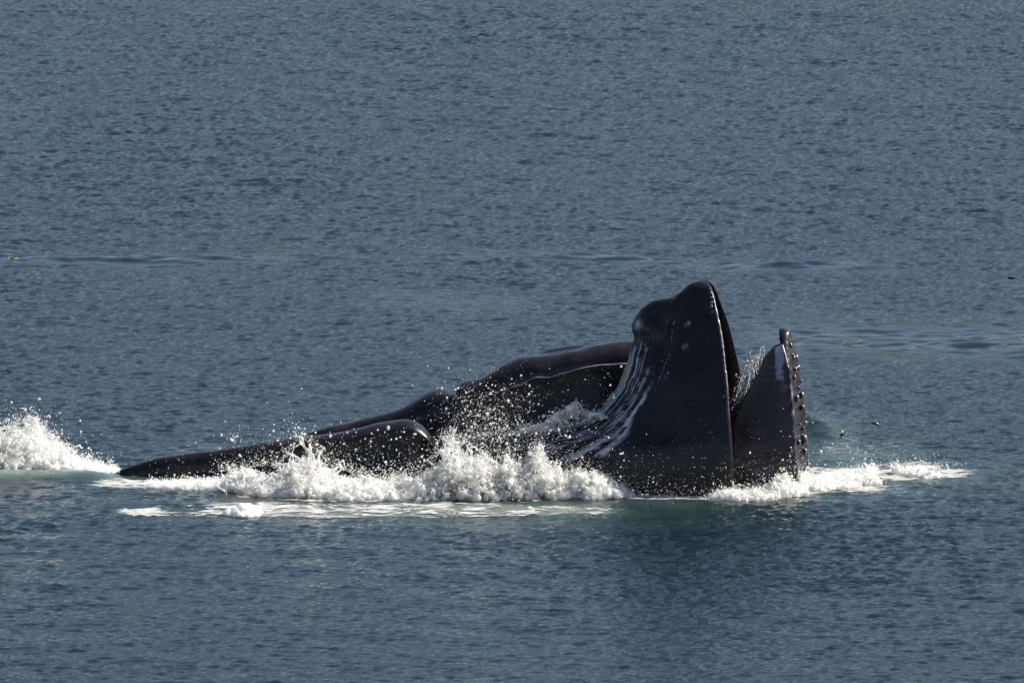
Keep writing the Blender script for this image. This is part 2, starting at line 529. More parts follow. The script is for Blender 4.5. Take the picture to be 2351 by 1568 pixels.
    Si = np.abs(np.sin(ti))**(2 / n)
    Ui = ulip[:, None] - np.maximum(L[:, None] - th * 1.5, 0.02) * Si[None] + 0.01
    Vi = -(a[:, None] - th) * Ci[None]
    ring = np.concatenate([world(U, V, Z), world(Ui, Vi, np.repeat(z[:, None], nin, 1))], 1)
    nr, nc = ring.shape[:2]
    zero = np.zeros((nr, nin))
    pale_a = np.concatenate([np.clip(pale, 0, 1), zero], 1).ravel()
    film_a = np.concatenate([np.clip(film, 0, 1), zero], 1).ravel()
    verts = ring.reshape(-1, 3)
    top = world(np.array([(ulip[0] + uven[0]) / 2]), np.array([0.0]), np.array([z[0] + 0.012]))
    bot = world(np.array([(ulip[-1] + uven[-1]) / 2]), np.array([0.0]), np.array([z[-1]]))
    verts = np.concatenate([verts, top, bot])
    k = np.arange(nc)
    tri = np.concatenate([np.stack([k, np.full(nc, nr * nc), (k + 1) % nc], -1),
                          np.stack([(nr - 1) * nc + (k + 1) % nc, np.full(nc, nr * nc + 1), (nr - 1) * nc + k], -1)])
    lip_pts = world(ulip, -a, z)
    near = lambda row, f: world(*[np.interp(row, rows, arr) for arr in
                                  ((ulip - L * np.sin(np.pi * f)**(2 / n)), -a * np.cos(np.pi * f)**(2 / n), z)])
    return (verts, [grid_faces(nr, nc, True), tri], np.stack([np.append(pale_a, [0, 0]), np.append(film_a, [0, 0])], -1)), rows, lip_pts, near

XE = [(752, 1792), (760, 1788), (770, 1788), (785, 1791), (810, 1798), (840, 1804), (900, 1812), (1000, 1818), (1130, 1824), (1300, 1830)]
XR = [(752, 1798), (755, 1807), (761, 1813), (770, 1816), (785, 1819), (805, 1825), (830, 1829), (870, 1836), (900, 1841), (935, 1847),
      (990, 1848), (1050, 1850), (1130, 1856), (1300, 1866)]
BW = [(752, 0.03), (756, 0.10), (764, 0.16), (780, 0.24), (805, 0.35), (840, 0.49), (880, 0.62), (930, 0.75), (1000, 0.86), (1060, 0.92), (1130, 0.95), (1300, 0.95)]

def upper_jaw():
    rows = np.unique(np.concatenate([np.linspace(752, 790, 24), np.linspace(790, 1130, 130), np.linspace(1130, 1300, 8)]))
    z = P(1800, rows, PY0)[:, 2]
    b = smooth_interp(rows, BW)
    ue = (px_x(smooth_interp(rows, XE)) - PX + SP * b) / CP
    ur = (px_x(smooth_interp(rows, XR)) - PX) / CP
    D = np.maximum(ur - ue, 0.06)
    nt_ = 110
    t = np.linspace(0, np.pi, nt_)
    n = 2.0
    U = ue[:, None] + D[:, None] * np.abs(np.sin(t))**(2 / n)
    V = -b[:, None] * np.sign(np.cos(t)) * np.abs(np.cos(t))**(2 / n)
    R = np.repeat(rows[:, None], nt_, 1)
    ridge = 0.05 * np.exp(-((V) / 0.10)**2) * sstep(780, 900, R)
    lump = 0.016 * fbm(st3(R / 16, V * 4, 0 * R), 1.0, 3, 51) * sstep(770, 830, R)
    U = U + ridge + lump - 0.05 * sstep(780, 900, R) * np.abs(np.sin(t)) + 0.03 * vnoise(st3(R / 22, 0 * R, 0 * R), 1.0, 77) * np.exp(-(t[None] / 0.3)**2)
    wv = 1 + 0.028 * vnoise(st3(R / 9, t[None] * 2, 0 * R), 1.0, 91) * sstep(770, 800, R)
    V = V * (1 - 0.04 * np.exp(-(t[None] / 0.25)**2)) * wv
    U = ue[:, None] + (U - ue[:, None]) * wv
    npal = 24
    s = np.linspace(1, -1, npal + 2)[1:-1]
    Up = ue[:, None] - 0.10 * (1 - s[None]**2) * np.clip(b[:, None], 0, 1)
    Vp = b[:, None] * s[None]
    ring = np.concatenate([world(U, V, np.repeat(z[:, None], nt_, 1)), world(Up, Vp, np.repeat(z[:, None], npal, 1))], 1)
    nr, nc = ring.shape[:2]
    verts = np.concatenate([ring.reshape(-1, 3), world(np.array([(ue[0] + ur[0]) / 2]), np.array([0.0]), np.array([z[0] + 0.01])),
                            world(np.array([(ue[-1] + ur[-1]) / 2]), np.array([0.0]), np.array([z[-1]]))])
    k = np.arange(nc)
    tri = np.concatenate([np.stack([k, np.full(nc, nr * nc), (k + 1) % nc], -1),
                          np.stack([(nr - 1) * nc + (k + 1) % nc, np.full(nc, nr * nc + 1), (nr - 1) * nc + k], -1)])
    def surf(row, f):                              # f: 0 near edge, 0.5 mid-line, 1 far edge
        bb, e, d = np.interp(row, rows, b), np.interp(row, rows, ue), np.interp(row, rows, D)
        return world(e + d * math.sin(math.pi * f)**(2 / n), -bb * math.cos(math.pi * f), np.interp(row, rows, z))
    return (verts, [grid_faces(nr, nc, True), tri], np.zeros((len(verts), 2))), surf

def throat_root():
    """the corner of the mouth below the water that joins both jaws"""
    th = np.linspace(0, 2 * np.pi, 40, endpoint=False)
    rows = np.linspace(0, 1, 9)
    zz = -0.45 - 1.6 * rows
    u = 0.9 + 1.5 * np.cos(th)[None] * (1 - 0.2 * rows[:, None])
    v = 1.3 * np.sin(th)[None] * (1 - 0.2 * rows[:, None])
    ring = world(u, v, np.repeat(zz[:, None], 40, 1))
    verts = np.concatenate([ring.reshape(-1, 3), world(np.array([0.9]), np.array([0.0]), np.array([-0.45])), world(np.array([0.9]), np.array([0.0]), np.array([-2.05]))])
    k = np.arange(40)
    tri = np.concatenate([np.stack([k, np.full(40, 360), (k + 1) % 40], -1), np.stack([320 + (k + 1) % 40, np.full(40, 361), 320 + k], -1)])
    return verts, [grid_faces(9, 40, True), tri], np.zeros((len(verts), 2))

def ico(sub=1):
    t = (1 + 5**0.5) / 2
    v = np.array([(-1, t, 0), (1, t, 0), (-1, -t, 0), (1, -t, 0), (0, -1, t), (0, 1, t), (0, -1, -t), (0, 1, -t), (t, 0, -1), (t, 0, 1), (-t, 0, -1), (-t, 0, 1)], float)
    f = np.array([(0, 11, 5), (0, 5, 1), (0, 1, 7), (0, 7, 10), (0, 10, 11), (1, 5, 9), (5, 11, 4), (11, 10, 2), (10, 7, 6), (7, 1, 8), (3, 9, 4), (3, 4, 2), (3, 2, 6),
                  (3, 6, 8), (3, 8, 9), (4, 9, 5), (2, 4, 11), (6, 2, 10), (8, 6, 7), (9, 8, 1)])
    v /= np.linalg.norm(v, axis=1)[:, None]
    for _ in range(sub):
        mid, nf, vl = {}, [], list(v)
        def m(a, c):
            key = (min(a, c), max(a, c))
            if key not in mid:
                p = vl[a] + vl[c]
                vl.append(p / np.linalg.norm(p))
                mid[key] = len(vl) - 1
            return mid[key]
        for a, c, d in f:
            x, y, zz = m(a, c), m(c, d), m(d, a)
            nf += [(a, x, zz), (c, y, x), (d, zz, y), (x, y, zz)]
        v, f = np.array(vl), np.array(nf)
    return v, f

WV = empty('whale', 'dark whale lunging upright out of the sea with its mouth wide open', 'whale', (PX, PY0, 0), 'whales feeding at the surface')
def child_mesh(name, verts, faces, mat, parent, attrs=None, smooth=True):
    org = np.array(parent.location)
    if parent.parent:
        org = org + np.array(parent.parent.location)
    return link(name, make_mesh(name, verts - org, faces, mat, smooth, attrs), parent)

lj, lj_rows, lip_pts, lj_near = lower_jaw()
uj, uj_surf = upper_jaw()
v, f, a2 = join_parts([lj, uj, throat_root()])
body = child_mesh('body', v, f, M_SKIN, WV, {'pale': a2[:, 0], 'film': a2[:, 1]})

# rim of the lower lip, its pale colour painting the sun it catches
def tube(path, rad, sides=8):
    path = np.asarray(path, float)
    rad = np.broadcast_to(np.asarray(rad, float), (len(path),))
    d = np.gradient(path, axis=0)
    d /= np.linalg.norm(d, axis=1)[:, None] + 1e-9
    ref = np.where(np.abs(d[:, 1:2]) < 0.9, np.array([[0, 1.0, 0]]), np.array([[1.0, 0, 0]]))
    s = np.cross(d, ref)
    s /= np.linalg.norm(s, axis=1)[:, None] + 1e-9
    n = np.cross(s, d)
    th = np.linspace(0, 2 * np.pi, sides, endpoint=False)
    ring = path[:, None] + rad[:, None, None] * (np.cos(th)[None, :, None] * s[:, None] + np.sin(th)[None, :, None] * n[:, None])
    k = len(path)
    caps = np.concatenate([path[:1], path[-1:]])
    verts = np.concatenate([ring.reshape(-1, 3), caps])
    i = np.arange(sides)
    tri = np.concatenate([np.stack([(i + 1) % sides, i, np.full(sides, k * sides)], -1),
                          np.stack([(k - 1) * sides + i, (k - 1) * sides + (i + 1) % sides, np.full(sides, k * sides + 1)], -1)])
    return verts, [grid_faces(k, sides, True)[:, ::-1], tri]

sel = (lj_rows > 662) & (lj_rows < 940)
lp = lip_pts[sel]
lr = 0.016 * sstep(655, 700, lj_rows[sel]) * sstep(950, 840, lj_rows[sel]) + 0.003
v, f = tube(lp, lr * (1 + 0.3 * vnoise(np.stack([lj_rows[sel] / 6, 0 * lr, 0 * lr], -1), 1.0, 2)))
child_mesh('lip', v, f, M_LIP, WV)

ICO_V, ICO_F = ico(2)
M_KNOB, nt, b = new_mat('wet_tubercle')
nt.links.new(ramp(nt, noise(nt, 20, 3, 0.6), [(0.3, (0.035, 0.030, 0.029)), (0.7, (0.075, 0.066, 0.062))]), b.inputs['Base Color'])
b.inputs['Roughness'].default_value = 0.22
b.inputs['IOR'].default_value = 1.55
tub_me = make_mesh('tubercle', ICO_V, ICO_F, M_KNOB, True)
def tubercle(p, r, squash=0.75):
    o = link('tubercle', tub_me, WV)
    o.location = Vector(p) - WV.location
    o.scale = (r * 0.8, r * squash, r * (0.9 + 0.3 * random.random()))
    o.rotation_euler = (0, random.uniform(-0.4, 0.4), 0)
# along the lower lip and on the side of the mandible
for row in (661, 670, 680, 691, 700, 711, 755, 776, 814, 836):
    p = lj_near(row, 0.012)
    tubercle(p, random.uniform(0.034, 0.050) if row < 720 else 0.026, 0.45)
for row, f_, r in ((739, 0.10, 0.070), (787, 0.115, 0.078), (788, 0.30, 0.03), (820, 0.2, 0.028)):
    tubercle(lj_near(row, f_), r, 0.5)
# knobs on the rostrum: a row on the mid-line, rows towards both edges
for row, f_, r in ((762, 0.42, 0.035), (772, 0.36, 0.035), (780, 0.5, 0.04), (795, 0.34, 0.045), (808, 0.33, 0.045), (822, 0.36, 0.04), (838, 0.40, 0.065),
                   (846, 0.5, 0.05), (838, 0.52, 0.055), (868, 0.5, 0.06), (884, 0.36, 0.05), (888, 0.44, 0.055), (905, 0.5, 0.075), (900, 0.30, 0.05),
                   (930, 0.46, 0.06), (936, 0.52, 0.085), (958, 0.30, 0.055), (965, 0.5, 0.07), (982, 0.42, 0.06), (1000, 0.30, 0.055), (1005, 0.5, 0.08),
                   (1028, 0.44, 0.05), (1045, 0.5, 0.06), (815, 0.6, 0.05), (880, 0.66, 0.06), (950, 0.66, 0.07), (858, 0.30, 0.04)):
    if random.random() < 0.8:
        tubercle(uj_surf(row + random.uniform(-7, 7), f_ + random.uniform(-0.05, 0.05)) + np.array([-0.012, 0, 0]), r * random.uniform(0.35, 1.25), random.uniform(0.8, 1.2))

# baleen: two racks hanging from the edges of the upper jaw, fine upright plates, the foremost ones pale
def baleen_rack(side):
    rows = np.linspace(782, 1135, 300)
    z = P(1740, rows, PY0)[:, 2]
    b = smooth_interp(rows, BW)
    ue = (px_x(smooth_interp(rows, XE)) - PX + SP * b) / CP
    xf = px_x(smooth_interp(rows, [(782, 1783), (790, 1768), (800, 1758), (815, 1746), (840, 1731), (860, 1722), (880, 1713), (905, 1700), (930, 1686), (960, 1677), (1135, 1672)]))
    uf = (xf - PX + SP * b * 0.91) / CP
    nc = 16
    s = np.linspace(0, 1, nc)
    U = ue[:, None] + (uf - ue)[:, None] * s[None] + 0.04 * (1 - s[None])
    off = b[:, None] * (1 - 0.04 - 0.05 * s[None]**2) + 0.045 * np.sin(np.pi * np.clip(s * 1.2, 0, 1))[None] * np.clip(b[:, None], 0, 1)
    rib = 0.006 * np.sin(rows * 2 * np.pi / 4.7)[:, None] * sstep(0.1, 0.5, s)[None] + 0.015 * vnoise(np.stack(np.broadcast_arrays(rows[:, None] / 20, s[None] * 3, 0 * rows[:, None]), -1), 1.0, 5)
    outer = world(U, -side * (off + rib), np.repeat(z[:, None], nc, 1) - 0.05 * s[None])
    inner = world(U, -side * np.maximum(off - 0.06 - 0.08 * (1 - s[None]), 0.0), np.repeat(z[:, None], nc, 1) - 0.05 * s[None])[:, ::-1]
    ring = np.concatenate([outer, inner], 1)
    nr, n2 = ring.shape[:2]
    rr, ss = np.repeat(rows[:, None], nc, 1), np.repeat(s[None], nr, 0)
    width = np.abs(ue - uf)[:, None]
    xe_px = smooth_interp(rows, XE)[:, None]
    xf_px = xe_px + ((uf - ue) * CP * 137.8)[:, None]
    colb = xe_px + (xf_px - xe_px) * ss
    edge_r = 1792 + 3 * vnoise(st3(rr / 7, 0 * rr, 0 * rr), 1.0, 9) - 0.05 * np.clip(rr - 800, 0, 99)
    pale = sstep(edge_r + 2, edge_r - 2, colb) * sstep(1774, 1777, colb) * sstep(862, 842, rr + 3 * vnoise(st3(colb / 4, rr / 9, 0 * rr), 1.0, 29))
    pale = pale + 0.10 * sstep(0.72, 1.0, ss) * sstep(940, 880, rr)
    pale = pale + 0.20 * np.exp(-((rr - 1035) / 35)**2 - ((ss - 0.75) / 0.2)**2) * np.clip(0.5 + vnoise(st3(rr / 9, ss * 8, 0 * rr), 1.0, 17), 0, 1)
    pale = pale + 0.10 * np.exp(-((ss - 0.55 - 0.004 * (rr - 850)) / 0.3)**2) * sstep(868, 850, rr) * sstep(800, 820, rr) * np.clip(np.sin(rr / 2.2 + 3 * ss), 0, 1)
    pl = np.concatenate([pale, pale[:, ::-1] * 0.5], 1)
    return ring.reshape(-1, 3), [grid_faces(nr, n2, True), np.stack([np.arange(nc - 1), np.arange(1, nc), n2 - 2 - np.arange(nc - 1), n2 - 1 - np.arange(nc - 1)], -1)], np.clip(pl, 0, 1).ravel()
for side in (1, -1):
    v, f, pl = baleen_rack(side)
    child_mesh('baleen', v, f, M_BALEEN, WV, {'pale': pl})

# ------------------------------------------------------------------ whales lying low in the water
def low_whale(name, label, xpx, Yc, w, top, lip, zbot, farlobe=None, n=2.2, lipstep=0.07, seed=0, ledge_fade=None, ny=70, flank=1.1):
    zt = P(xpx, smooth_interp(xpx, top), Yc - 0.15 * w)[:, 2]
    zl = P(xpx, smooth_interp(xpx, lip), Yc - w)[:, 2]
    zl = np.minimum(zl, zt - 0.04)
    xw = P(xpx, 1000, Yc)[:, 0]
    nu = ny
    s = np.linspace(0, 1, nu)
    th = np.pi * s
    V1 = -w[:, None] * np.sign(np.cos(th)) * np.abs(np.cos(th))**(2 / n)
    Z1 = zl[:, None] + (zt - zl)[:, None] * np.abs(np.sin(th))**(2 / n)
    if farlobe is not None:
        Z1 = Z1 + farlobe[:, None] * np.exp(-((V1 / w[:, None] - 0.45) / 0.25)**2)
    nl = 40
    g = np.linspace(0, 1, nl)
    led = lipstep * (ledge_fade if ledge_fade is not None else np.ones_like(w))
    bul = np.minimum(0.7, flank * w)
    Vn = -(w[:, None] + led[:, None] * sstep(0, 0.05, g)[None] + bul[:, None] * np.sin(np.pi * 0.5 * np.clip(g * 1.6, 0, 1))[None]**1.0 * sstep(0.02, 1, g)[None] * 1.2)
    gz = np.where(g < 0.06, g * 0.15, 0.009 + (g - 0.06) / 0.94 * 0.991)
    Zn = zl[:, None] + 0.012 * (g[None] < 0.06) * led[:, None] / 0.07 + (zbot - zl)[:, None] * gz[None]
    VV = np.concatenate([Vn[:, ::-1], V1, -Vn], 1)
    ZZ = np.concatenate([Zn[:, ::-1], Z1, Zn], 1)
    Xr = np.repeat(xw[:, None], VV.shape[1], 1)
    pn = np.stack([Xr, VV, ZZ], -1)
    ZZ = ZZ + 0.018 * fbm(pn, (0.5, 0.4, 0.3), 3, seed) * sstep(0, 0.25, w)[:, None]
    VV = VV + 0.030 * fbm(pn, (0.8, 0.6, 0.4), 3, seed + 5) * sstep(0, 0.25, w)[:, None]
    ring = np.stack([Xr, Yc + VV, ZZ], -1)
    nr, nc = ring.shape[:2]
    pale = np.zeros((nr, nc))
    pale[:, nl - 2:nl + 1] = 0.45 * (led / max(lipstep, 1e-6))[:, None] * 0.8  # light caught by the lip ledge, painted as a pale band
    verts = np.concatenate([ring.reshape(-1, 3), ring[:1].mean(1), ring[-1:].mean(1)])
    k = np.arange(nc)
    tri = np.concatenate([np.stack([k, np.full(nc, nr * nc), (k + 1) % nc], -1),
                          np.stack([(nr - 1) * nc + (k + 1) % nc, np.full(nc, nr * nc + 1), (nr - 1) * nc + k], -1)])
    root = empty('whale', label, 'whale', (float(np.median(xw)), Yc, 0), 'whales feeding at the surface')
    child_mesh('body', verts, [grid_faces(nr, nc, True), tri], M_SKIN, root,
               {'pale': np.append(pale.ravel(), [0, 0]), 'film': np.zeros(nr * nc + 2)})
    lip_path = np.stack([xw, Yc - w - led * 0.9, zl + 0.004], -1)
    return root, xw, lip_path

# the whale behind: head to the right with its mouth line, blowhole bumps, back sloping into the sea on the left
xb = np.linspace(640, 1605, 200)
topB = [(640, 1045), (690, 1003), (740, 985), (800, 972), (850, 958), (900, 945), (930, 932), (955, 916), (975, 905), (992, 897), (1010, 893), (1026, 894), (1036, 899), (1041, 904),
        (1046, 888), (1054, 879), (1064, 873), (1080, 871), (1098, 868), (1106, 866), (1112, 861), (1130, 851), (1160, 834), (1200, 820), (1250, 814), (1300, 806), (1350, 797),
        (1380, 790), (1430, 785), (1500, 784), (1560, 805), (1606, 850)]
lipB = [(640, 1090), (900, 1040), (950, 1000), (1000, 962), (1050, 930), (1090, 917), (1130, 905), (1170, 891), (1200, 882), (1218, 871), (1235, 866), (1250, 867), (1290, 858), (1320, 849),
        (1380, 838), (1445, 835), (1500, 838), (1606, 860)]
wB = 0.42 * smooth_interp(xb, [(640, 0.5), (800, 0.95), (1000, 1.1), (1150, 1.15), (1350, 1.05), (1500, 0.75), (1570, 0.45), (1605, 0.1)])
far = 0.07 * np.exp(-((xb - 1290) / 55)**4)
B, xwB, lipB_path = low_whale('whale', 'dark whale lying behind the upright jaws with its mouth line and blowhole bumps showing', xb, 3.9, wB, topB, lipB,
                              np.full(len(xb), -0.8), far, n=2.3, seed=21, ledge_fade=sstep(980, 1060, xb))
k = (xb > 1015) & (xb < 1560)
v, f = tube(lipB_path[k], 0.010 + 0.009 * vnoise(np.stack([xb[k] / 15, 0 * xb[k], 0 * xb[k]], -1), 1.0, 4))
child_mesh('lip', v, f, M_LIP, B)  # sunlit mouth line, its light put into the pale colour

# the whale in front on the left
xa = np.concatenate([np.linspace(225, 900, 120), np.linspace(902, 1013, 70)])
topA = [(225, 1108), (262, 1086), (330, 1061), (400, 1046), (480, 1036), (560, 1024), (640, 1011), (700, 1003), (760, 997), (820, 985), (870, 973), (905, 967), (930, 965), (950, 968),
        (965, 975), (980, 988), (992, 1004), (1003, 1024), (1010, 1050), (1013, 1075)]
lipA = [(x_, y_ + (24 + 10 * min(1, max(0, (930 - x_) / 500)))) for x_, y_ in topA]
wA = 0.36 * smooth_interp(xa, [(225, 0.15), (350, 0.45), (600, 0.75), (800, 0.9), (930, 0.9), (980, 0.75), (1003, 0.45), (1013, 0.15)])
A, xwA, lipA_path = low_whale('whale', 'low dark whale back breaking the surface beside the left white splash', xa, 1.55, wA, topA, lipA, np.full(len(xa), -0.7), seed=61,
                              ledge_fade=np.zeros(len(xa)), flank=1.3, n=1.9)

# ------------------------------------------------------------------ white water
def gn_blobs(points, radii, voxel):
    """union of many droplets, meshed: Points to Volume -> Volume to Mesh"""
    me = bpy.data.meshes.new('tmp_points')
    me.vertices.add(len(points))
    me.vertices.foreach_set('co', np.ascontiguousarray(points, np.float32).ravel())
    at = me.attributes.new('rad', 'FLOAT', 'POINT')
    at.data.foreach_set('value', np.ascontiguousarray(radii, np.float32))
    o = bpy.data.objects.new('tmp_points', me)
    COL.objects.link(o)
    ng = bpy.data.node_groups.new('tmp_blobs', 'GeometryNodeTree')
    ng.interface.new_socket('Geometry', in_out='INPUT', socket_type='NodeSocketGeometry')
    ng.interface.new_socket('Geometry', in_out='OUTPUT', socket_type='NodeSocketGeometry')
    gi, go = ng.nodes.new('NodeGroupInput'), ng.nodes.new('NodeGroupOutput')
    mp = ng.nodes.new('GeometryNodeMeshToPoints')
    na = ng.nodes.new('GeometryNodeInputNamedAttribute')
    na.data_type = 'FLOAT'
    na.inputs['Name'].default_value = 'rad'
    pv = ng.nodes.new('GeometryNodePointsToVolume')
    pv.resolution_mode = 'VOXEL_SIZE'
    pv.inputs['Voxel Size'].default_value = voxel
    vm = ng.nodes.new('GeometryNodeVolumeToMesh')
    vm.inputs['Threshold'].default_value = 0.1
    L = ng.links.new
    L(gi.outputs[0], mp.inputs['Mesh'])
    L(na.outputs['Attribute'], mp.inputs['Radius'])
    L(mp.outputs[0], pv.inputs['Points'])
    L(na.outputs['Attribute'], pv.inputs['Radius'])
    L(pv.outputs[0], vm.inputs['Volume'])
    L(vm.outputs[0], go.inputs[0])
    md = o.modifiers.new('blobs', 'NODES')
    md.node_group = ng
    dg = bpy.context.evaluated_depsgraph_get()
    res = bpy.data.meshes.new_from_object(o.evaluated_get(dg))
    n = len(res.vertices)
    co = np.empty(n * 3, np.float32)
    res.vertices.foreach_get('co', co)
    no = np.empty(n * 3, np.float32)
    res.vertices.foreach_get('normal', no)
    tot = np.empty(len(res.polygons), np.int32)
    res.polygons.foreach_get('loop_total', tot)
    lv = np.empty(len(res.loops), np.int32)
    res.loops.foreach_get('vertex_index', lv)
    bpy.data.objects.remove(o)
    bpy.data.meshes.remove(me)
    bpy.data.meshes.remove(res)
    bpy.data.node_groups.remove(ng)
    starts = np.concatenate([[0], np.cumsum(tot)[:-1]])
    F = []
    for s_ in (3, 4):
        m = tot == s_
        if m.any():
            F.append(lv[starts[m][:, None] + np.arange(s_)])
    return co.reshape(-1, 3).astype(float), no.reshape(-1, 3).astype(float), F

def mound_points(crest, base_py, depth, n, r_lo, r_hi, seed, rag=0.35):
    """water thrown up along a line. crest: (px, py) outline of the solid white part; base_py: (px, py) of its front foot;
    depth: metres it reaches back"""
    r = np.random.default_rng(seed)
    c = np.array(crest, float)
    px = r.uniform(c[0, 0], c[-1, 0], n)
    foot = np.interp(px, *np.array(base_py, float).T)
    _, yf = ground(px, foot)
    dep = np.interp(px, *np.array(depth, float).T)
    back = r.uniform(0, 1, n)**0.8
    y = yf + dep * back
    ymid = yf + dep * 0.5
    H = np.maximum(P(px, np.interp(px, c[:, 0], c[:, 1]), ymid)[:, 2], 0.03)
    xw = P(px, foot, yf)[:, 0]
    nz = vnoise(np.stack([xw, y * 0.6, 0 * xw], -1), 0.22, seed) + 0.6 * vnoise(np.stack([xw, y * 0.6, 0 * xw], -1), 0.09, seed + 3)
    prof = np.clip(1 - (2 * back - 1)**2, 0, 1)**0.55
    prof = np.maximum(prof, 0.12)
    Hl = H * prof * (1 + rag * nz)
    f = r.uniform(0, 1, n)**0.75
    z = f * np.maximum(Hl, 0.02)
    rad = (r_lo + (r_hi - r_lo) * (1 - f)**0.8) * np.exp(r.normal(0, 0.3, n))
    rad = np.minimum(rad, 0.02 + 0.35 * np.maximum(Hl, 0.02))
    jit = r.normal(0, 0.02, (n, 3))
    return np.stack([xw, y, z + 0.0], -1) + jit, np.clip(rad, r_lo * 0.7, r_hi * 1.5)

def filament(p0, vel, T, r0, seed, wob=0.03, n=22):
    r = np.random.default_rng(seed)
    t = np.linspace(0, T, n)[:, None]
    p = np.array(p0)[None] + np.array(vel)[None] * t + np.array([[0, 0, -4.9]]) * t**2
    k = np.stack([t[:, 0] * 9 + seed * 3.1, 0 * t[:, 0], 0 * t[:, 0]], -1)
    k2 = k * 3.3
    p = p + wob * (t / T) * np.stack([vnoise(k, 1.0, seed) + 0.6 * vnoise(k2, 1.0, seed), vnoise(k, 1.0, seed + 1), vnoise(k, 1.0, seed + 2) + 0.6 * vnoise(k2, 1.0, seed + 4)], -1) * 2
    rr = r0 * (1 - 0.75 * t[:, 0] / T) * (0.85 + 0.75 * vnoise(k * 4, 1.0, seed + 7))
    return p, np.maximum(rr, 0.004)

def build_splash(name, label, pts, rad, fils, voxel=0.03, disp=0.035, mat=None, seed=0, skin=0):
    co, no, F = gn_blobs(pts, rad, voxel)
    # relax the blobs into one broken water surface, then roughen it finely
    nv = len(co)
    E = np.concatenate([np.stack([f[:, i], f[:, (i + 1) % f.shape[1]]], -1) for f in F for i in range(f.shape[1])])
    deg = np.bincount(E[:, 0], minlength=nv) + np.bincount(E[:, 1], minlength=nv)
    for it in range(4):
        acc = np.stack([np.bincount(E[:, 0], co[E[:, 1], k], nv) + np.bincount(E[:, 1], co[E[:, 0], k], nv) for k in range(3)], -1)
        co = 0.45 * co + 0.55 * acc / np.maximum(deg, 1)[:, None]
    d = disp * fbm(co, (0.14, 0.14, 0.30), 4, seed, 0.7) + 0.7 * disp * fbm(co, (0.05, 0.05, 0.12), 2, seed + 9)
    co = co + no * d[:, None]
    parts = [(co, F, np.zeros(nv))]
    for p, r in fils:
        v, f = tube(p, r, 6)
        parts.append((v, f, np.zeros(len(v))))
    if skin:
        r = np.random.default_rng(seed + 70)
        up = 0.15 + np.clip(no[:, 2], 0, 1) + 0.8 * np.clip(co[:, 2] / max(co[:, 2].max(), 0.1), 0, 1)
        pick = r.choice(nv, skin, p=up / up.sum())
        c = co[pick] + no[pick] * r.exponential(0.030, skin)[:, None] + np.array([0, 0, 1]) * r.exponential(0.02, skin)[:, None] + r.normal(0, 0.008, (skin, 3))
        rr = np.clip(r.lognormal(math.log(0.0065), 0.45, skin), 0.003, 0.018)
        OV = np.array([(1, 0, 0), (-1, 0, 0), (0, 1, 0), (0, -1, 0), (0, 0, 1), (0, 0, -1)], float)
        OF = np.array([(0, 2, 4), (2, 1, 4), (1, 3, 4), (3, 0, 4), (2, 0, 5), (1, 2, 5), (3, 1, 5), (0, 3, 5)])
        V = (c[:, None] + OV[None] * rr[:, None, None]).reshape(-1, 3)
        parts.append((V, [(OF[None] + 6 * np.arange(skin)[:, None, None]).reshape(-1, 3)], np.zeros(len(V))))
    v, f, _ = join_parts(parts)
    o = link(name, make_mesh(name, v, f, mat or M_FOAM))
    return tag(o, label, 'splash', 'white splashes round the whales')

DROPS = []                                         # (centre, radius, stretch)
def drops(px, py, Y, r):
    DROPS.append((P(px, py, Y), np.asarray(r)))

# --- splash 1: tall white water at the left edge
crest = [(-90, 1000), (-30, 975), (0, 986), (18, 975), (38, 988), (52, 972), (70, 958), (88, 970), (104, 997), (125, 1010), (150, 1020), (175, 1046), (205, 1062), (235, 1074), (268, 1088)]
base = [(-90, 1091), (0, 1091), (150, 1091), (268, 1091)]
dep = [(-90, 2.2), (100, 1.8), (268, 0.5)]
crest = [(x_, y_ + 7) for x_, y_ in crest]
p1, r1 = mound_points(crest, base, dep, 9000, 0.019, 0.042, 101, 0.42)
fl = []
R = np.random.default_rng(55)
for i in range(46):
    px = R.uniform(-40, 262)
    cy = np.interp(px, *np.array(crest).T) + R.uniform(2, 22)
    fl.append(filament(P(px, cy, 2.2 + R.uniform(-0.4, 0.4)), (R.normal(0.5, 0.6), R.normal(0, 0.4), R.uniform(0.6, 1.9)), R.uniform(0.10, 0.26), R.uniform(0.010, 0.024), 400 + i))
build_splash('splash', 'tall white splash at the left edge behind the smooth green wave lip', p1, r1, fl, seed=1, skin=12000)

# --- splash 2: the long boil of white water in front of the whales
crest = [(340, 1118), (380, 1114), (430, 1108), (505, 1099), (518, 1080), (535, 1074), (560, 1076), (585, 1084), (600, 1096), (630, 1092), (645, 1062), (668, 1050), (690, 1040),
         (712, 1048), (735, 1058), (752, 1080), (775, 1092), (800, 1100), (870, 1106), (905, 1100), (945, 1088), (985, 1070), (1012, 1050), (1025, 1012), (1045, 1000), (1060, 1015), (1080, 1032),
         (1105, 1030), (1130, 1044), (1160, 1040), (1185, 1048), (1215, 1030), (1245, 1022), (1268, 1034), (1288, 1062), (1310, 1074), (1335, 1068), (1370, 1080), (1400, 1098), (1425, 1116), (1452, 1137)]
base = [(340, 1123), (420, 1126), (500, 1128), (620, 1143), (800, 1150), (1000, 1153), (1200, 1150), (1350, 1148), (1452, 1142)]
dep = [(340, 0.4), (420, 0.7), (640, 1.4), (1000, 1.6), (1250, 1.2), (1452, 0.3)]
crest = [(x_, y_ + (15 if y_ < 1092 else 7)) for x_, y_ in crest]
p2, r2 = mound_points(crest, base, dep, 26000, 0.019, 0.038, 202, 0.45)
fl = []
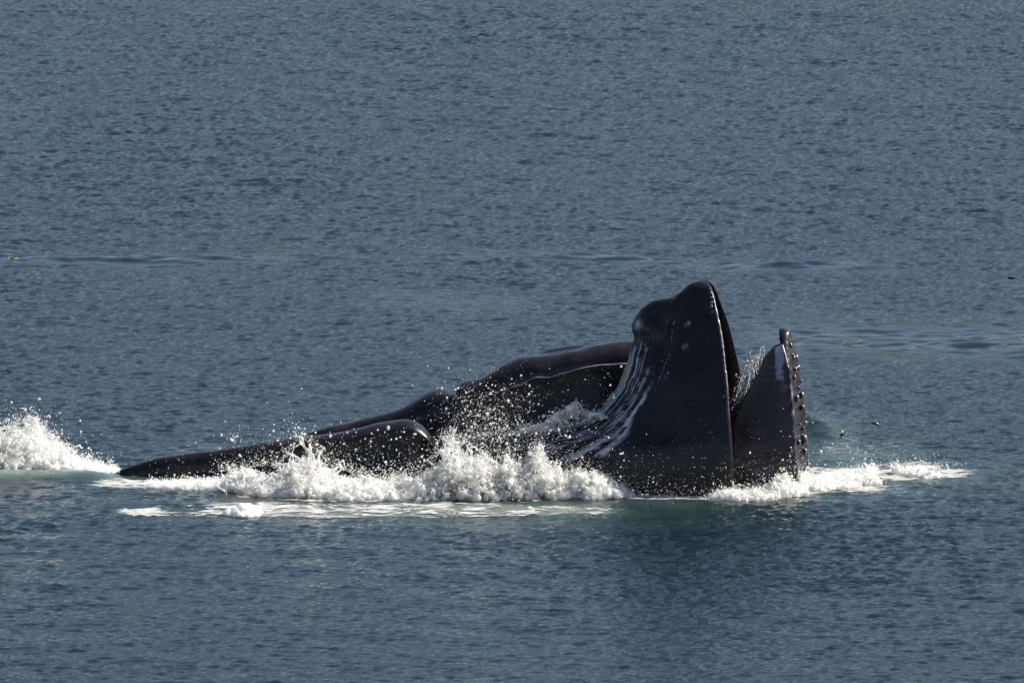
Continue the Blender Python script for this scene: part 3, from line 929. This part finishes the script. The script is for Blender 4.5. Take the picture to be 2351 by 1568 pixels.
for i in range(150):
    px = R.choice([R.uniform(505, 610), R.uniform(630, 770), R.uniform(900, 1090), R.uniform(1080, 1300), R.uniform(1300, 1440)])
    cy = np.interp(px, *np.array(crest).T) + R.uniform(0, 26)
    fl.append(filament(P(px, cy, -0.5 + R.uniform(-0.4, 0.4)), (R.normal(-0.1, 0.7), R.normal(-0.1, 0.4), R.uniform(0.5, 2.2)), R.uniform(0.10, 0.28), R.uniform(0.010, 0.024), 600 + i))
# the spire over the left whale's back and its side arms
for (x0, y0, x1, y1, r0) in ((712, 1052, 684, 985, 0.022), (705, 1040, 686, 1000, 0.035), (716, 1060, 720, 1012, 0.028), (700, 1062, 640, 1042, 0.024), (690, 1070, 624, 1062, 0.026),
                             (730, 1060, 746, 1030, 0.024), (760, 1085, 800, 1066, 0.028), (770, 1092, 802, 1064, 0.022), (1040, 1030, 1032, 985, 0.030), (1050, 1040, 1062, 990, 0.028),
                             (1030, 1040, 1008, 1004, 0.020), (1085, 1060, 1078, 1010, 0.022), (1240, 1050, 1236, 1010, 0.026), (1262, 1050, 1275, 1022, 0.024)):
    A0, A1 = P(x0, y0, -0.3), P(x1, y1, -0.3)
    T = 0.22
    vel = (A1 - A0) / T + np.array([0, 0, 4.9 * T])
    fl.append(filament(A0, vel, T, r0, int(x0 * 3 + y1), 0.05, 30))
build_splash('splash', 'long boiling white splash in front of the whales, running up to the upright jaw', p2, r2, fl, seed=2, skin=32000)

# --- splash 3: white water pouring over the throat pouch
crest = [(1195, 985), (1225, 978), (1250, 975), (1265, 958), (1285, 944), (1300, 938), (1318, 932), (1335, 938), (1350, 946), (1372, 950), (1392, 957)]
base = [(1195, 992), (1260, 990), (1330, 975), (1392, 962)]
Rm = np.random.default_rng(303)
n = 900
px = Rm.uniform(1195, 1392, n)
py = np.interp(px, *np.array(crest).T) + Rm.uniform(0, 1, n)**1.3 * (np.interp(px, *np.array(base).T) - np.interp(px, *np.array(crest).T))
p3 = P(px, py, 0.05 + Rm.uniform(-0.25, 0.35, n))
r3 = np.clip(Rm.lognormal(math.log(0.022), 0.35, n), 0.014, 0.05)
fl = []
loop_t = np.linspace(-0.4, math.pi + 0.4, 26)
lp_px, lp_py = 1322 + 13 * np.cos(loop_t), 940 - 17 * np.sin(loop_t)
fl.append((P(lp_px, lp_py, 0.0), 0.012 + 0.004 * np.sin(loop_t * 5)))
for i in range(22):
    px = R.uniform(1240, 1390)
    cy = np.interp(px, *np.array(crest).T) + R.uniform(0, 10)
    fl.append(filament(P(px, cy, 0.0), (R.normal(-0.3, 0.5), R.normal(-0.1, 0.2), R.uniform(0.3, 1.2)), R.uniform(0.08, 0.18), R.uniform(0.008, 0.016), 900 + i))
build_splash('splash', 'small white splash with a water loop sliding down the pleated throat', p3, r3, fl, voxel=0.022, disp=0.02, seed=3, skin=1200)

# --- splash 4: foam running out to the right of the upright jaws
crest = [(1630, 1137), (1650, 1124), (1668, 1114), (1685, 1118), (1700, 1126), (1725, 1122), (1755, 1112), (1780, 1100), (1800, 1082), (1818, 1066), (1835, 1070), (1850, 1074), (1875, 1086), (1905, 1092),
         (1930, 1086), (1960, 1090), (1985, 1078), (2010, 1068), (2040, 1062), (2065, 1068), (2090, 1074), (2120, 1074), (2150, 1068), (2175, 1068), (2195, 1076), (2218, 1083)]
base = [(1630, 1145), (1690, 1152), (1760, 1152), (1815, 1146), (1900, 1130), (2000, 1116), (2100, 1104), (2218, 1088)]
dep = [(1630, 0.4), (1690, 0.9), (1800, 0.9), (1870, 1.6), (1950, 1.6), (2100, 1.2), (2218, 0.3)]
crest = [(x_, y_ + 5) for x_, y_ in crest]
p4, r4 = mound_points(crest, base, dep, 9000, 0.017, 0.034, 404, 0.45)
keep = (vnoise(p4 * np.array([1, 0.5, 0]), (0.45, 0.45, 1), 8) > -0.25) | (p4[:, 0] < 4.9)
p4, r4 = p4[keep], r4[keep]
p4[:, 2] *= 0.85
fl = []
for i in range(46):
    px = R.choice([R.uniform(1640, 1700), R.uniform(1790, 1860), R.uniform(1980, 2200)])
    cy = np.interp(px, *np.array(crest).T) + R.uniform(0, 12)
    fl.append(filament(P(px, cy, 0.6), (R.normal(0.2, 0.5), R.normal(0, 0.4), R.uniform(0.4, 1.4)), R.uniform(0.07, 0.18), R.uniform(0.008, 0.016), 1200 + i))
build_splash('splash', 'low white splash spreading to the right from the foot of the upright jaws', p4, r4, fl, voxel=0.027, disp=0.03, seed=4, skin=7000)

# --- mound in the foam streak, front left
n = 700
gx, gy = ground(560, 1178)
th, rr = Rm.uniform(0, 2 * math.pi, n), np.sqrt(Rm.uniform(0, 1, n))
mx, my = gx + 0.30 * rr * np.cos(th), gy + 0.5 * rr * np.sin(th)
p5 = np.stack([mx, my, 0.16 * (1 - rr**1.3) * Rm.uniform(0.2, 1, n)], -1)
build_splash('splash', 'small white water mound on the foam streak nearest the camera', p5, np.clip(Rm.lognormal(math.log(0.03), 0.3, n), 0.015, 0.06), [], voxel=0.024, disp=0.03, seed=5)

# --- fine mist hanging in the splashes
M_MIST = bpy.data.materials.new('water_mist')
M_MIST.use_nodes = True
nt = M_MIST.node_tree
nt.nodes.remove(nt.nodes['Principled BSDF'])
pv_ = node(nt, 'ShaderNodeVolumePrincipled')
pv_.inputs['Color'].default_value = (0.97, 0.97, 0.96, 1)
pv_.inputs['Density'].default_value = 2.6
pv_.inputs['Anisotropy'].default_value = 0.2
nt.links.new(pv_.outputs[0], nt.nodes['Material Output'].inputs['Volume'])
sc.cycles.volume_bounces = 3

def mist(label, pts, n, grow, seed):
    r = np.random.default_rng(seed)
    pk = pts[r.choice(len(pts), n)] + r.normal(0, 0.02, (n, 3))
    pk[:, 2] *= 0.88
    rad = np.clip(r.lognormal(math.log(grow), 0.30, n), 0.034, 0.09)
    co, no, F = gn_blobs(pk, rad, 0.04)
    co = co + no * (0.03 * fbm(co, 0.10, 3, seed + 300))[:, None]
    tag(link('mist', make_mesh('mist', co, F, M_MIST)), label, 'mist', None, 'stuff')
mist('fine white mist hanging in the tall splash at the left edge', p1, 2200, 0.052, 1)
mist('fine white mist hanging in the long splash before the whales', p2, 6500, 0.052, 2)
mist('fine white mist over the foam right of the jaws', p4, 1500, 0.042, 3)

# --- flat foam on the water: sheets that follow the waves
def foam_sheet(name, label, xr, yr, mask, mat, cell=(0.05, 0.06), lift=0.012):
    fx = np.arange(xr[0], xr[1], cell[0])
    fy = np.arange(yr[0], yr[1], cell[1])
    X, Y = np.meshgrid(fx, fy)
    m = mask(X, Y)                                   # below 0: none, 1: closed foam
    Z = water_h(X, Y) + lift
    F = grid_faces(len(fy), len(fx))
    F = F[m.ravel()[F].max(1) > 0.0]
    used = np.unique(F)
    remap = np.full(X.size, -1)
    remap[used] = np.arange(len(used))
    V = np.stack([X.ravel(), Y.ravel(), Z.ravel()], -1)[used]
    o = link(name, make_mesh(name, V, remap[F], mat, attrs={'cover': np.clip(m.ravel()[used], -0.2, 1)}))
    return tag(o, label, 'foam', None, 'stuff')

def streak_noise(X, Y, sx, sy, seed):
    p = xy0(X, Y)
    wx = X + 0.25 * vnoise(p, (0.5, 0.8, 1), seed + 1)
    wy = Y + 0.45 * vnoise(p, (0.7, 0.7, 1), seed + 2)
    n1 = vnoise(xy0(wx, wy), (sx, sy, 1), seed)
    n2 = vnoise(xy0(wx, wy), (sx * 0.4, sy * 0.4, 1), seed + 5)
    return 1 - np.abs(n1) * 2.2 + 0.5 * n2, n1

def lens(X, Y, pxa, pxb, pya, pyb):
    """soft lens-shaped patch between two picture columns / rows on the water"""
    xa_, ya_ = ground(pxa, (pya + pyb) / 2)
    xb_, yb_ = ground(pxb, (pya + pyb) / 2)
    _, yt = ground(pxa, pya)
    _, yo = ground(pxa, pyb)
    u = (X - (xa_ + xb_) / 2) / ((xb_ - xa_) / 2)
    v_ = (Y - (yt + yo) / 2) / ((yt - yo) / 2)
    return 1 - np.abs(u)**3 - np.abs(v_)**2

def soft(L, k):
    return np.clip(L, 0, None) * k

def m_front(X, Y):
    s_, _ = streak_noise(X, Y, 0.9, 0.16, 70)
    L = lens(X, Y, 235, 1450, 1156, 1191)
    heavy = np.maximum(lens(X, Y, 500, 760, 1160, 1190), lens(X, Y, 255, 430, 1168, 1189))
    return np.where(L > 0, 0.21 + 0.20 * sstep(0, 0.4, L) + 0.24 * np.clip(s_ - 0.55, -0.8, 0.6) + 0.16 * sstep(0, 0.8, heavy), -1)

def m_main(X, Y):
    L = np.maximum.reduce([lens(X, Y, 180, 520, 1098, 1128), lens(X, Y, 440, 1470, 1110, 1160), lens(X, Y, 1400, 1710, 1130, 1151)])
    return np.where(L > 0, 0.12 + 0.36 * sstep(0, 0.9, L), -1)

def m_right(X, Y):
    L = np.maximum.reduce([lens(X, Y, 1640, 2080, 1066, 1154), lens(X, Y, 1880, 2250, 1056, 1116)])
    return np.where(L > 0, 0.10 + 0.30 * sstep(0, 0.9, L) + 0.16 * vnoise(xy0(X, Y), (0.5, 0.5, 1), 61), -1)

def m_back(X, Y):
    L = np.maximum.reduce([lens(X, Y, 330, 660, 1020, 1050), lens(X, Y, 180, 330, 1052, 1084), lens(X, Y, 1845, 2130, 1000, 1060)])
    return np.where(L > 0, 0.06 + 0.18 * sstep(0, 0.7, L), -1)

def m_film(X, Y):
    L = np.maximum(lens(X, Y, 740, 1440, 1158, 1187), lens(X, Y, 520, 1000, 1164, 1189))
    return np.where(L > 0, 0.24 + 0.36 * sstep(0, 0.6, L), -1)

foam_sheet('foam_streak', 'lacy white foam streaks drifting on the water nearest the camera', (-7, 2.2), (-4.2, -1.2), m_front, M_LACE, lift=0.02)
foam_sheet('foam_film', 'thin grey-green foam film on the water below the long splash', (-5, 2.2), (-3.9, -1.4), m_film, M_SHEET, lift=0.006)
foam_sheet('foam_apron', 'flat white foam at the foot of the long splash', (-7.5, 4.0), (-2.2, 2.0), m_main, M_LACE)
foam_sheet('foam_trail', 'white foam lying on the green water right of the jaws', (3.2, 8.0), (-1.8, 4.0), m_right, M_LACE)
foam_sheet('foam_flecks', 'small foam flecks on the water behind the whales', (-7.5, 7.0), (1.5, 9.0), m_back, M_LACE)

# --- flying spray
def cloud(n, cx, cy, sx, sy, Y, rm=0.009, sg=0.5, dY=0.4):
    px, py = Rm.normal(cx, sx, n), Rm.normal(cy, sy, n)
    drops(px, py, Y + Rm.normal(0, dY, n), np.clip(Rm.lognormal(math.log(rm * 0.54), sg + 0.14, n), 0.0032, 0.026))

def crest_spray(crest, n, up, Y, rm=0.008, x0=None, x1=None):
    c = np.array(crest, float)
    px = Rm.uniform(x0 or c[0, 0], x1 or c[-1, 0], n)
    py = np.interp(px, c[:, 0], c[:, 1]) + 10 - Rm.exponential(up, n)
    drops(px, py, Y + Rm.normal(0, 0.35, n), np.clip(Rm.lognormal(math.log(rm), 0.45, n), 0.004, 0.03))
SPRAY = []
def flush(label):
    SPRAY.append((label, list(DROPS)))
    DROPS.clear()

cL = [(-60, 985), (0, 980), (70, 955), (110, 990), (180, 1040), (265, 1080)]
crest_spray(cL, 420, 16, 2.2)
crest_spray(cL, 1400, 9, 2.2, 0.0048)
cloud(120, 60, 960, 60, 16, 2.2, 0.007)
cloud(40, 150, 985, 70, 30, 2.2, 0.006)
cloud(90, 210, 1055, 45, 16, 2.0, 0.006)
flush('fine spray flying over the splash at the left edge')
cM = [(300, 1095), (520, 1070), (640, 1055), (700, 1000), (760, 1060), (860, 1095), (960, 1075), (1040, 1000), (1120, 1035), (1240, 1015), (1300, 1060), (1440, 1120)]
crest_spray(cM, 800, 26, -0.5, 0.008, 480, 1440)
crest_spray(cM, 2800, 12, -0.5, 0.0048, 500, 1440)
cloud(360, 660, 1070, 70, 26, -0.4, 0.007)
cloud(260, 830, 1055, 90, 32, -0.2, 0.008)
cloud(90, 900, 1060, 40, 40, -0.2, 0.011)
cloud(110, 600, 1010, 80, 22, 0.0, 0.007)
cloud(16, 535, 1000, 18, 7, 0.0, 0.015)
cloud(26, 660, 980, 20, 16, -0.1, 0.011)
cloud(60, 760, 1010, 60, 20, 0.0, 0.008)
cloud(45, 420, 1065, 60, 16, 0.2, 0.006)
flush('scattered drops flying over the back of the low left whale')
cloud(620, 1110, 965, 55, 45, -0.1, 0.009)
cloud(1500, 1115, 985, 60, 40, -0.1, 0.005)
cloud(700, 1200, 1010, 90, 20, -0.5, 0.005)
cloud(420, 1130, 935, 60, 40, 0.0, 0.008)
cloud(120, 1180, 880, 90, 25, 0.5, 0.006)
cloud(420, 1190, 1005, 80, 22, -0.6, 0.009)
cloud(160, 1300, 985, 60, 30, -0.6, 0.009)
cloud(110, 1390, 905, 28, 40, -0.3, 0.006)
cloud(60, 1060, 900, 30, 18, 0.3, 0.007)
cloud(40, 1150, 830, 90, 25, 1.0, 0.004)
flush('dense drops flying between the left whale and the upright jaw')
cJ = [(1300, 1060), (1380, 1085), (1450, 1125), (1560, 1135), (1690, 1130), (1780, 1095), (1850, 1060)]
crest_spray(cJ, 1100, 22, -1.15, 0.005)
cloud(200, 1560, 1090, 110, 28, -1.15, 0.0045)
cloud(160, 1740, 1085, 50, 22, -1.1, 0.006)
cloud(90, 1600, 1020, 120, 50, -1.2, 0.004)
cloud(60, 1400, 1050, 40, 30, -1.0, 0.006)
flush('fine specks of spray at the foot of the upright jaws')
n = 420
tt = Rm.uniform(0, 1, n)
drops(1730 - 50 * tt + Rm.normal(0, 9, n), 820 + 120 * tt + Rm.normal(0, 12, n), 0.2 + Rm.normal(0, 0.4, n), np.clip(Rm.lognormal(math.log(0.006), 0.4, n), 0.004, 0.018))
cloud(60, 1715, 870, 14, 22, 0.1, 0.007)
flush('drops falling inside the open mouth between the jaws')
cR = [(1850, 1060), (1930, 1075), (2040, 1055), (2150, 1060), (2220, 1078)]
crest_spray(cR, 240, 12, 0.8, 0.006)
cloud(120, 1990, 1045, 70, 16, 2.5, 0.006)
cloud(40, 1905, 1020, 30, 12, 3.5, 0.007)
cloud(26, 1870, 960, 14, 16, 6.0, 0.008)
cloud(22, 1960, 985, 50, 18, 5.0, 0.004)
cloud(40, 1850, 1150, 200, 8, -2.0, 0.004, 0.3, 0.05)
flush('loose spray flying over the foam right of the jaws')

D_V, D_F = ico(0)
O_V = np.array([(1, 0, 0), (-1, 0, 0), (0, 1, 0), (0, -1, 0), (0, 0, 1), (0, 0, -1)], float)
O_F = np.array([(0, 2, 4), (2, 1, 4), (1, 3, 4), (3, 0, 4), (2, 0, 5), (1, 2, 5), (3, 1, 5), (0, 3, 5)])
for label, dl in SPRAY:
    c = np.concatenate([d[0] for d in dl])
    r = np.concatenate([d[1] for d in dl])
    ok = c[:, 2] > 0.01
    c, r = c[ok], r[ok]
    st = np.stack([np.exp(Rm.normal(0, 0.2, len(c))), np.ones(len(c)), np.exp(Rm.normal(0.05, 0.3, len(c)))], -1)
    V, F, n0 = [], [], 0
    for big, bv_, bf_ in ((True, D_V, D_F), (False, O_V, O_F)):
        m = (r > 0.011) == big
        k = int(m.sum())
        V.append((c[m][:, None] + bv_[None] * (r[m][:, None] * st[m])[:, None]).reshape(-1, 3))
        F.append((bf_[None] + n0 + len(bv_) * np.arange(k)[:, None, None]).reshape(-1, 3))
        n0 += k * len(bv_)
    if 'open mouth' in label:                       # strings of water running off the baleen
        for i in range(60):
            x_, y_ = 1755 - 50 * R.uniform(), 0
            y_ = 800 + (1755 - x_) * 1.5 + R.normal(0, 8)
            p, rr = filament(P(x_, y_, 0.1 + R.normal(0, 0.3)), (R.normal(-0.25, 0.15), 0, R.normal(0.1, 0.2)), R.uniform(0.15, 0.34), R.uniform(0.004, 0.008), 1500 + i, 0.02, 14)
            v, f = tube(p, rr, 5)
            V.append(v)
            for q_ in f:
                q_ = np.asarray(q_) + n0
                F += [q_] if q_.shape[1] == 3 else [q_[:, [0, 1, 2]], q_[:, [0, 2, 3]]]
            n0 += len(v)
    o = link('spray', make_mesh('spray', np.concatenate(V), np.concatenate(F), M_DROP))
    tag(o, label, 'spray', None, 'stuff')

# ------------------------------------------------------------------ small things: jumping fish, kelp
def fish(label, path, r, mat_b):
    path = np.asarray(path)
    mid = path.mean(0)
    root = empty('fish', label, 'fish', tuple(mid), 'small fish leaping from the whales')
    s = np.linspace(0, 1, len(path))
    v, f = tube(path, r * np.sin(np.pi * np.clip(s * 0.93 + 0.04, 0, 1))**0.7 + 0.004, 10)
    child_mesh('body', v, f, mat_b, root)
    d = path[-1] - path[-3]
    d /= np.linalg.norm(d)
    up = np.cross(d, [0, 1, 0])
    e = path[-1]
    tv = []
    for off in (-0.006, 0.006):
        for q_ in (e - d * 0.01, e + d * 0.045 + up * 0.028, e + d * 0.025, e + d * 0.045 - up * 0.028):
            tv.append(q_ + np.array([0, off, 0]))
    tf = [(0, 1, 2, 3), (7, 6, 5, 4), (0, 4, 5, 1), (1, 5, 6, 2), (2, 6, 7, 3), (3, 7, 4, 0)]
    child_mesh('tail_fin', np.array(tv), np.array(tf), mat_b, root, smooth=False)
    return root
t = np.linspace(0, 1, 16)
fish('small dark fish leaping upright right of the rostrum', P(1938.5 - 8 * t + 1.0 * np.sin(t * 6), 988 + 14 * t, 5.0), 0.024, M_FISH_BACK)
g_x, g_y = ground(2010, 981)
fish('small grey-bellied fish arching over the water farther to the right', P(2000 + 19 * t, 972.5 - 2.5 * np.sin(math.pi * t) + 5 * t**2, float(g_y) - 0.6), 0.024, M_FISH_BELLY)

gx, gy = ground(30, 598)
kv, kf = tube(np.stack([gx - 0.1 + 0.2 * t, gy + 0.1 * np.sin(t * 7), water_h(gx - 0.1 + 0.2 * t, gy + 0.1 * np.sin(t * 7)) + 0.01 + 0.006 * np.sin(t * 15)], -1), 0.008 * np.sin(np.pi * (0.1 + 0.85 * t)) + 0.003, 8)
tag(link('kelp_frond', make_mesh('kelp_frond', kv, kf, M_KELP)), 'small yellow kelp frond floating on the dark seam at the left edge', 'kelp')
gx, gy = ground(2322, 636)
bv, bf = ico(3)
bv = bv * np.array([0.075, 0.16, 0.022]) * (1 + 0.15 * vnoise(bv, 0.6, 3))[:, None] + np.array([gx, gy, float(water_h(gx, gy)) + 0.005])
tag(link('kelp_bulb', make_mesh('kelp_bulb', bv, bf, M_BULB)), 'small dark rounded kelp bulb floating at the right edge', 'kelp')
